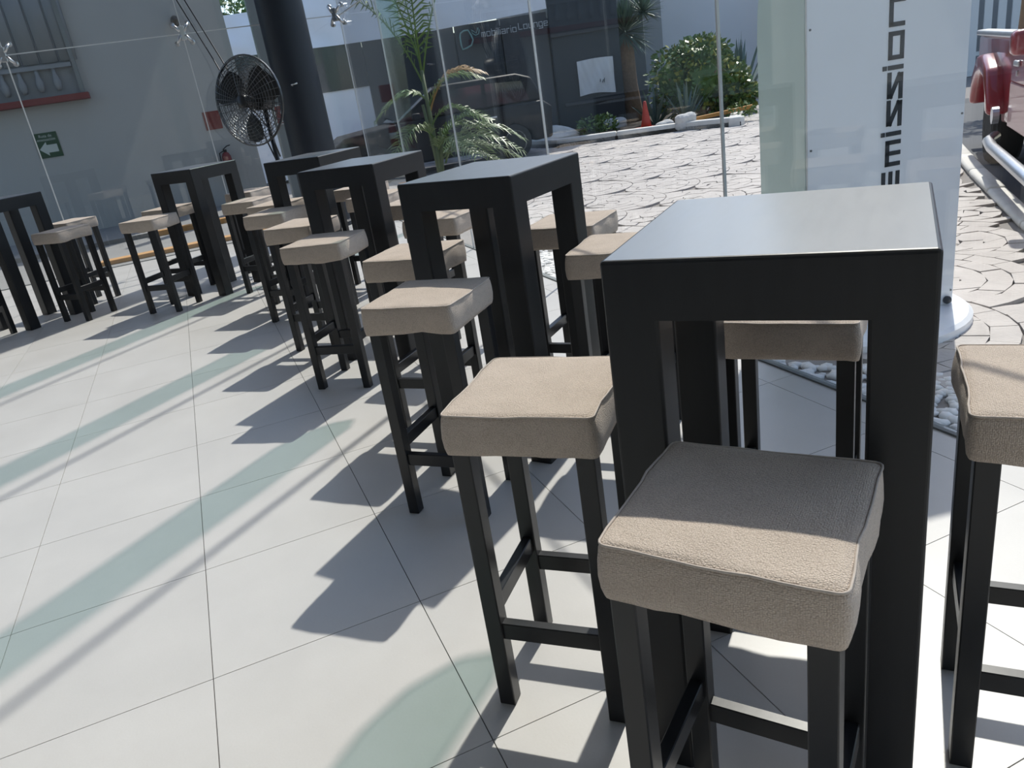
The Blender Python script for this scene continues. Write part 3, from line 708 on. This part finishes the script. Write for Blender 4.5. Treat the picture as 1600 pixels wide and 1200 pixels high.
MB().lathe([(.018, 0), (.020, .012), (.012, .025)], 14, TM @ Matrix.Translation((0.0, .008, .075)) @ Matrix.Rotation(pi/2, 4, 'X')).build('knob', M['letter'], to, smooth=True)
# text reads upwards: text x -> +z, text y -> -x of the face
TX = TM @ Matrix(((0, -1, 0, -.293), (0, 0, -1, .008), (1, 0, 0, 0), (0, 0, 0, 1)))
for ch, z0 in (('E', .647), ('m', .786), ('i', .920), ('s', .959), ('s', 1.076), ('i', 1.200), ('o', 1.241), ('n', 1.374)):
    mb = MB(); letter(mb, FONT[ch][0], TX @ Matrix.Translation((z0, 0, 0)), .096, .056, .019, .003); mb.build('lettering', M['letter'], to)

# ------------------------------------------------------------------ vehicles
def wheel(parent, T, R, wd, spokes=6):
    o = MB().lathe([(R*.62, -wd/2), (R*.92, -wd/2), (R, -wd*.32), (R, wd*.32), (R*.92, wd/2), (R*.62, wd/2)], 32, T).build('tyre', M['tyre'], parent, smooth=True)
    mb = MB().lathe([(R*.62, wd*.20), (R*.66, wd*.50), (R*.60, wd*.50), (R*.56, wd*.22)], 32, T)
    for k in range(spokes):
        mb.box(.04, R*.60, -.035, .035, wd*.28, wd*.42, T=T @ Matrix.Rotation(2*pi*k/spokes, 4, 'Z'))
    mb.lathe([(.06, wd*.25), (.06, wd*.46), (.03, wd*.48)], 16, T)
    mb.build('rim', M['rim'], o)
def shell(name, prof, w0, w1, T, m, parent, bevel=.04):
    """side profile (x,z) extruded across y from w0 to w1"""
    return MB().prism(prof, w1-w0, T @ Matrix(((1, 0, 0, 0), (0, 0, 1, w0), (0, 1, 0, 0), (0, 0, 0, 1)))).build(name, m, parent, bevel=bevel, seg=3)
# red pickup: local x forward, y to the far side
d_ = Vector((.7071, -.7071)); n_ = Vector((.7071, .7071))
org = n_*1.19 + d_*(-8.75)            # rear axle on the near side
TK = Matrix(((d_.x, n_.x, 0, org.x), (d_.y, n_.y, 0, org.y), (0, 0, 1, -.01), (0, 0, 0, 1)))
tk = thing('pickup_truck', (0, 0, 0), 0, 'red pickup truck parked beyond the white totem, cut by the right edge', 'truck')
def lf(x, y0, z): return TK @ Vector((x, y0, z))
shell('bed', [(-1.15, .62), (-1.15, 1.12), (1.02, 1.12), (1.02, .45), (.52, .42), (.42, .62), (.25, .75), (0, .79), (-.25, .75), (-.42, .62), (-.55, .48), (-1.1, .50)], .03, 1.70, TK, M['truck'], tk, .03)
shell('fender_flare', [(-.62, .52), (-.50, .80), (-.25, .97), (.10, .99), (.42, .88), (.60, .62), (.62, .50), (.50, .50), (.40, .66), (.24, .78), (0, .82), (-.24, .78), (-.42, .66), (-.52, .50)], -.10, .12, TK, M['truck'], tk, .04)
MB().box(-1.18, 1.02, .00, .12, 1.12, 1.17, T=TK).build('bed_rail', M['silver'], tk, bevel=.015)
MB().box(-1.18, 1.02, 1.60, 1.72, 1.12, 1.17, T=TK).build('bed_rail', M['silver'], tk, bevel=.015)
MB().box(-1.21, -1.15, .05, 1.68, .60, 1.12, T=TK).build('tailgate', M['truck'], tk, bevel=.015)
MB().box(-1.36, -1.21, .02, 1.70, .45, .60, T=TK).build('rear_bumper', M['silver'], tk, bevel=.02)
shell('cab_lower', [(1.05, .46), (1.05, 1.16), (3.35, 1.10), (4.55, 1.00), (4.70, .85), (4.70, .50), (4.02, .46), (3.95, .68), (3.65, .80), (3.35, .68), (3.28, .42)], .0, 1.73, TK, M['truck'], tk, .05)
MB().box(1.10, 2.55, -.012, .01, .46, .80, T=TK).build('lower_door_panel', M['trucklow'], tk, bevel=.008)
MB().box(1.10, 2.55, -.010, .01, .805, 1.14, T=TK).build('door', M['truck'], tk, bevel=.008)
shell('cab_roof', [(1.08, 1.14), (1.22, 1.66), (1.40, 1.73), (2.35, 1.72), (2.60, 1.62), (3.15, 1.12)], .10, 1.63, TK, M['truck'], tk, .05)
shell('side_window', [(1.30, 1.17), (1.40, 1.58), (2.38, 1.60), (2.90, 1.17)], .085, .10, TK, M['autoglass'], tk, 0)
MB().tube([lf(2.30, -.02, 1.12), lf(2.32, -.14, 1.13), lf(2.32, -.16, 1.16)], .02, 8).build('mirror_arm', M['black'], tk, smooth=True)
MB().box(2.26, 2.40, -.22, -.06, 1.06, 1.22, T=TK).build('mirror', M['truck'], tk, bevel=.04, seg=3)
MB().box(1.30, 1.46, -.035, -.008, .93, .975, T=TK).build('door_handle', M['silver'], tk, bevel=.012)
MB().lathe([(.022, 0), (.022, .012)], 14, TK @ Matrix.Translation((1.38, -.008, .88)) @ Matrix.Rotation(pi/2, 4, 'X')).build('door_lock', M['silver'], tk)
MB().tube([lf(.72, -.03, .34), lf(.85, -.10, .32), lf(1.2, -.12, .315), lf(2.9, -.12, .315), lf(3.1, -.02, .33)], .045, 10).build('step_bar', M['silver'], tk, smooth=True)
MB().lathe([(.07, 0), (.07, .05)], 14, TK @ Matrix.Translation((.78, -.03, .52)) @ Matrix.Rotation(pi/2, 4, 'X')).build('fuel_step', M['silver'], tk)
for x in (0, 3.65):
    for y in (.13, 1.62): wheel(tk, TK @ Matrix.Translation((x, y, .36)) @ Matrix.Rotation(pi/2 if y < 1 else -pi/2, 4, 'X'), .365, .25)
# dark hatchback behind the palm: x forward = towards the left of the picture
cd = Vector((-.10, -.995)); cn = Vector((.995, -.10))     # cn points to the near side
co = Vector((-13.72, 5.75))+cn*(-.12)
TC = Matrix(((cd.x, cn.x, 0, co.x), (cd.y, cn.y, 0, co.y), (0, 0, 1, -.01), (0, 0, 0, 1)))
ca = thing('parked_car', (0, 0, 0), 0, 'dark car parked outside in front of the black booth, behind the palm', 'car')
shell('body', [(-.75, .30), (-.80, .85), (-.62, .98), (2.05, .98), (3.10, .88), (3.35, .72), (3.38, .35), (2.92, .26), (2.85, .48), (2.55, .66), (2.25, .48), (2.18, .24), (.38, .24), (.32, .48), (0, .66), (-.32, .48), (-.38, .28)], -1.55, .0, TC, M['carpaint'], ca, .05)
shell('cabin', [(-.70, .97), (-.50, 1.40), (-.2, 1.50), (1.15, 1.50), (1.40, 1.44), (2.15, .97)], -1.44, -.11, TC, M['carpaint'], ca, .06)
shell('side_window', [(-.40, 1.01), (-.28, 1.36), (.42, 1.40), (.42, 1.01)], -.125, -.095, TC, M['autoglass'], ca, 0)
shell('side_window', [(.50, 1.01), (.50, 1.40), (1.18, 1.39), (1.80, 1.01)], -.125, -.095, TC, M['autoglass'], ca, 0)
ws = MB(); ws.add([TC @ Vector(q) for q in ((1.44, -1.36, 1.43), (1.44, -.19, 1.43), (2.15, -.14, .99), (2.15, -1.41, .99), (1.46, -1.36, 1.45), (1.46, -.19, 1.45), (2.18, -.14, 1.0), (2.18, -1.41, 1.0))],
   [(0, 1, 2, 3), (7, 6, 5, 4), (0, 4, 5, 1), (1, 5, 6, 2), (2, 6, 7, 3), (3, 7, 4, 0)]); ws.build('windscreen', M['autoglass'], ca)
MB().box(1.72, 1.86, .0, .16, .98, 1.10, T=TC).build('mirror', M['carpaint'], ca, bevel=.03)
MB().box(3.18, 3.37, -.36, -.05, .62, .76, T=TC).build('headlight', M['silver'], ca, bevel=.03)
MB().tube([TC @ Vector((1.4, -.10, 1.47)), TC @ Vector((2.12, -.06, 1.0))], .018, 6).build('pillar_trim', M['silver'], ca)
for x in (.3, 1.1): MB().box(x, x+.16, .0, .02, .80, .83, T=TC).build('door_handle', M['silver'], ca, bevel=.006)
for x in (0, 2.55):
    for y in (-.11, -1.44): wheel(ca, TC @ Matrix.Translation((x, y, .32)) @ Matrix.Rotation(-pi/2 if y > -1 else pi/2, 4, 'X'), .325, .21, 7)

# ------------------------------------------------------------------ plants
def frond(base, az, L, rise, droop, leafl, m, parent, n=26, wid=.03):
    """arching rachis with two rows of narrow leaflets"""
    rnd = random; d = Vector((cos(az), sin(az), 0)); pts = []
    for i in range(n+1):
        u = i/n; pts.append(Vector(base)+d*(L*(u*.55+.45*u*u*(1-rise*.3)))+Vector((0, 0, L*(rise*u-droop*u*u))))
    mb = MB(); mb.tube(pts[::2], [.012*(1-.8*i/(len(pts[::2])-1))+.002 for i in range(len(pts[::2]))], 5)
    for i in range(3, n+1):
        u = i/n; tdir = (pts[min(n, i+1)]-pts[i-1]).normalized()
        side_ = tdir.cross(Vector((0, 0, 1))).normalized(); nrm_ = side_.cross(tdir)
        ll = leafl*(sin(pi*(.12+.80*u))**.7)*rnd.uniform(.85, 1.1)
        for s_ in (-1, 1):
            q = (side_*s_*.80+tdir*.55+nrm_*rnd.uniform(.05, .30)).normalized()
            p0 = pts[i]; p1 = p0+q*ll*.5; p2 = p0+q*ll+Vector((0, 0, -ll*rnd.uniform(.22, .45)))
            wv = tdir*wid*.5
            mb.add([p0-wv*.5, p0+wv*.5, p1-wv, p1+wv, p2], [(0, 1, 3, 2), (2, 3, 4)])
    return mb.build('frond', m, parent)
def palm(loc, label, specs, stems):
    t = thing('palm', loc, 0, label, 'palm')
    for (x, y, h, r) in stems:
        MB().tube([(0, 0, -.03), (x*.4, y*.4, h*.5), (x, y, h)], [r*1.3, r, r*.8], 8).build('stem', M['stem'], t, smooth=True)
    for b, az, L, rise, droop, ll, mk in specs: frond(b, radians(az), L, rise, droop, ll, M[mk], t)
random.seed(3)
# screen right is about azimuth 75, screen left 255, towards camera -17
palm((-11.25, 3.42, 0), 'feathery palm with drooping green fronds and one yellowing frond, outside the glass',
 [((.05, .1, .45), 75, 1.35, 1.05, .95, .42, 'frondpale'), ((.05, .1, .50), 60, 1.25, .80, .85, .42, 'frondpale'), ((0, .05, .45), 85, 1.45, .62, .80, .42, 'frondpale'),
  ((0, .05, .55), 45, 1.05, 1.3, .95, .38, 'frond'), ((0, 0, .60), 100, 1.2, 1.0, 1.0, .40, 'frond'), ((0, 0, .55), 20, 1.0, .9, .95, .40, 'frondpale'),
  ((0, 0, .5), 72, 1.1, .35, .60, .40, 'frondpale'), ((0, 0, .75), 300, .95, .95, 1.0, .38, 'frond'), ((0, 0, .95), 70, .95, .95, 1.05, .36, 'frond'),
  ((-.02, .02, 1.15), 72, 1.0, 1.35, .95, .38, 'frondgold'), ((-.02, 0, 1.2), 64, .95, 1.15, .85, .34, 'frond'), ((-.05, 0, 1.3), 250, .85, .75, .95, .36, 'frond'),
  ((-.05, 0, 1.5), 262, 1.3, 1.8, .8, .45, 'frond'), ((-.05, 0, 1.6), 80, 1.4, 2.0, .75, .45, 'frond'), ((-.05, 0, 1.6), 170, 1.4, 1.9, .8, .45, 'frond'),
  ((-.05, 0, 1.7), 350, 1.3, 2.1, .8, .45, 'frond'), ((-.05, 0, 1.8), 215, 1.3, 2.3, .8, .45, 'frond'), ((0, .1, .4), 120, 1.3, .8, .9, .42, 'frond')],
 [(-.05, .0, 1.7, .035), (.06, .10, .9, .03), (-.02, -.08, 1.25, .028), (.04, .0, .7, .03)])
def blades(n, L, wd, spread, m, parent, name, base=(0, 0, 0), up=.3, each=False, jit=.25):
    mb = MB()
    for i in range(n):
        az = random.uniform(0, 2*pi) if not each else 2*pi*i/n*2.4
        el = random.uniform(up, 1.0)*pi/2 if not each else pi/2*(1-spread*(i/n))
        d = Vector((cos(az)*cos(el), sin(az)*cos(el), sin(el))); l_ = L*random.uniform(1-jit, 1)
        s_ = d.cross(Vector((0, 0, 1))); s_ = s_.normalized() if s_.length > .01 else Vector((1, 0, 0)); nn = s_.cross(d)
        b = Vector(base)
        g = MB() if each else mb
        p = [b, b+d*l_*.45, b+d*l_*.8-Vector((0, 0, l_*.03)), b+d*l_-Vector((0, 0, l_*.07))]
        ws_ = [wd*.55, wd, wd*.6, .002]; vs = []
        for q, ww in zip(p, ws_): vs += [q-s_*ww/2, q+s_*ww/2, q-nn*ww*.18]
        fs = []
        for k in range(3): a = 3*k; fs += [(a, a+1, a+4, a+3), (a+1, a+2, a+5, a+4), (a+2, a, a+3, a+5)]
        g.add(vs, fs)
        if each: g.build(name, m, parent)
    if not each: return mb.build(name, m, parent)
yu = thing('yucca_tree', (-16.55, 9.95, 0), 0, 'yucca tree with brown fibrous trunk and spiky crown beside the black booth', 'tree')
MB().tube([(0, 0, 0), (.02, 0, .35), (-.02, -.03, .9), (-.03, -.06, 1.5), (-.02, -.05, 1.95)], [.26, .20, .18, .20, .16], 14).build('trunk', M['bark'], yu, smooth=True)
random.seed(5)
blades(420, .85, .035, 1, M['yucca'], yu, 'crown', (-.02, -.05, 2.0), up=-.45)
blades(160, .55, .035, 1, M['yucca'], yu, 'crown', (.25, .30, 2.35), up=-.3)
def leaf_cloud(parent, blobs, n, size, mats, seed):
    rnd = random.Random(seed)
    for mk, frac in mats:
        mb = MB()
        for i in range(int(n*frac)):
            cx, cy, cz, rx, ry, rz_ = rnd.choice(blobs)
            d = Vector((rnd.gauss(0, 1), rnd.gauss(0, 1), rnd.gauss(0, 1))).normalized(); rr = rnd.uniform(.72, 1.03)
            p = Vector((cx+d.x*rx*rr, cy+d.y*ry*rr, cz+d.z*rz_*rr))
            if p.z < .05: continue
            a = Vector((rnd.gauss(0, 1), rnd.gauss(0, 1), rnd.gauss(0, .6)))+d*.8; a.normalize(); b = a.cross(Vector((rnd.gauss(0, 1), rnd.gauss(0, 1), rnd.gauss(0, 1)))).normalized()
            s_ = size*rnd.uniform(.6, 1.25)
            mb.add([p, p+a*s_*.5+b*s_*.28, p+a*s_, p+a*s_*.5-b*s_*.28], [(0, 1, 2, 3)])
        mb.build('foliage', M[mk], parent)
bu = thing('round_bush', (-14.62, 10.55, 0), 0, 'big dense round bush in the planter behind the white kerb', 'bush')
BL = [(0, 0, .75, .75, .75, .75), (-.35, -.48, .85, .55, .55, .70), (.22, .42, .58, .50, .50, .56), (-.15, .05, 1.25, .55, .65, .40), (-.45, .35, 1.0, .6, .6, .65), (.42, .58, .38, .34, .34, .36)]
leaf_cloud(bu, BL, 5200, .13, (('leaf', .78), ('leaf2', .22)), 4)
for k in range(6): MB().tube([(0, 0, 0), (random.uniform(-.3, .3), random.uniform(-.3, .3), .4), (random.uniform(-.7, .7), random.uniform(-.8, .8), .95)], [.04, .03, .015], 6).build('branch', M['bark'], bu)
# dense inner growth that keeps the wall behind from showing through
mb = MB()
for cx, cy, cz, rx, ry, rz_ in BL: mb.add([(cx+v.x*rx*.72, cy+v.y*ry*.72, max(.02, cz+v.z*rz_*.72)) for v in iv], iff)
mb.build('inner_growth', M['leaf'], bu)
def agave(loc, n, L, wd, spread, label):
    t = thing('agave', loc, 0, label, 'plant'); blades(n, L, wd, spread, M['agave'], t, 'leaf', (0, 0, -.02), each=True)
random.seed(11)
agave((-15.0, 11.75, 0), 30, 1.85, .10, .55, 'tall dark spiky agave at the right of the bush')
agave((-13.98, 9.62, .02), 18, 1.0, .07, .50, 'pale spiky agave in front of the bush')
agave((-14.85, 9.45, .02), 12, 1.0, .11, .75, 'broad-leaved agave between the yucca trunk and the cone')
lo = thing('low_shrub', (-15.15, 8.05, .05), 0, 'low leafy shrub at the foot of the black booth', 'shrub')
leaf_cloud(lo, [(0, 0, .15, .25, .3, .26), (.12, .28, .15, .22, .25, .22)], 600, .09, (('leaf', 1),), 8)
lo2 = thing('low_shrub', (-12.75, 10.0, .05), 0, 'small leafy shrub at the planter corner behind the plank', 'shrub')
leaf_cloud(lo2, [(0, 0, .1, .3, .25, .2)], 260, .08, (('leaf', 1),), 9)
cn_ = thing('traffic_cone', (-14.28, 8.86, .07), 0, 'red-orange traffic cone on the planter kerb', 'cone')
MB().lathe([(.11, .03), (.085, .16), (.05, .38), (.028, .52), (.02, .525)], 20).build('body', M['cone'], cn_, smooth=True)
MB().box(-.17, .17, -.17, .17, 0, .03).build('base', M['cone'], cn_, bevel=.01)
def rock(loc, sx, sy, sz_, label, seed, m='rock'):
    bm = bmesh.new(); bmesh.ops.create_icosphere(bm, subdivisions=3, radius=1); rnd = random.Random(seed); ph = [rnd.uniform(0, 6) for _ in range(6)]
    for v in bm.verts:
        k = 1+.12*sin(3*v.co.x+ph[0])+.12*sin(4*v.co.y+ph[1])+.1*sin(5*v.co.z+ph[2]); v.co = Vector((v.co.x*sx*k, v.co.y*sy*k, v.co.z*sz_*k))
    me = bpy.data.meshes.new('rock'); bm.to_mesh(me); bm.free(); me.materials.append(M[m])
    tag(put('rock', me, None, loc), label, 'rock', 'rocks in the planter')
rock((-13.2, 9.06, .15), .18, .20, .16, 'white rock on the planter kerb in front of the plank', 1)
rock((-13.88, 9.02, .1), .16, .16, .12, 'grey rock beside the traffic cone', 2)
rock((-15.35, 7.35, .14), .26, .40, .20, 'long cream rock at the foot of the booth by the car', 3)
rock((-15.75, 9.0, .13), .22, .26, .16, 'cream rock under the yucca tree', 5)
pk = MB().box(-.60, .60, -.05, .05, -.035, .035).build('plank', M['plank'], None, (-12.98, 9.72, .20), radians(52), bevel=.006); pk.rotation_euler[1] = radians(-5)
tag(pk, 'orange wooden plank lying in the planter in front of the bush', 'plank')

# ------------------------------------------------------------------ far background
gw = struct(MB().box(-.15, .15, -7, 7, -.02, 5.2).build('wall_garden', M['wallblue'], None, (-19.0, 15.2, 0), radians(-41)))
bw = struct(MB().box(-.2, .2, -2.2, 2.2, -.02, 6).build('wall_house', M['wallout'], None, (-20.4, 10.8, 0), radians(-20)))
pst = struct(MB().box(-.2, .2, -.2, .2, -.02, 5).build('trim_8', M['grey'], None, (-18.2, 11.2, 0), radians(-35)))
# white slatted fence beyond the truck
fe = thing('slatted_fence', (-11.9, 17.2, 0), radians(-37), 'white upright slatted fence behind the red truck', 'fence')
for k in range(26): MB().box(-.02, .02, -.075, .075, 0, 2.3).build('slat', M['white'], fe, (0, -3.2+.26*k, 0))
for z in (.4, 1.9): MB().box(-.05, -.02, -3.4, 3.6, z, z+.08).build('fence_rail', M['white'], fe)
fb = struct(MB().box(-.1, .1, -5, 5, -.02, 5).build('wall_far', M['wallout'], None, (-13.2, 18.2, 0), radians(-37)))
tr = thing('street_tree', (-7.9, 10.9, 0), 0, 'yellow-green tree crown above the bed of the red truck', 'tree')
MB().tube([(0, 0, -.02), (.05, 0, 1.2), (0, .1, 2.4)], [.09, .07, .05], 8).build('trunk', M['bark'], tr, smooth=True)
leaf_cloud(tr, [(0, 0, 2.1, .7, .7, .5), (.3, .4, 2.3, .7, .7, .5), (-.4, -.2, 2.4, .6, .7, .5)], 2200, .11, (('leaf2', .65), ('leaf', .35)), 12)
ft = thing('distant_tree', (-26.5, 2.2, 0), 0, 'dark tree crown far behind the white tarpaulin', 'tree')
MB().tube([(0, 0, -.02), (0, .1, 2.5), (.1, 0, 4.0)], [.2, .15, .1], 8).build('trunk', M['bark'], ft, smooth=True)
leaf_cloud(ft, [(0, 0, 4.1, 1.3, 1.4, .8), (.2, -1.2, 3.9, 1.1, 1.2, .7)], 1800, .22, (('leaf', 1),), 13)
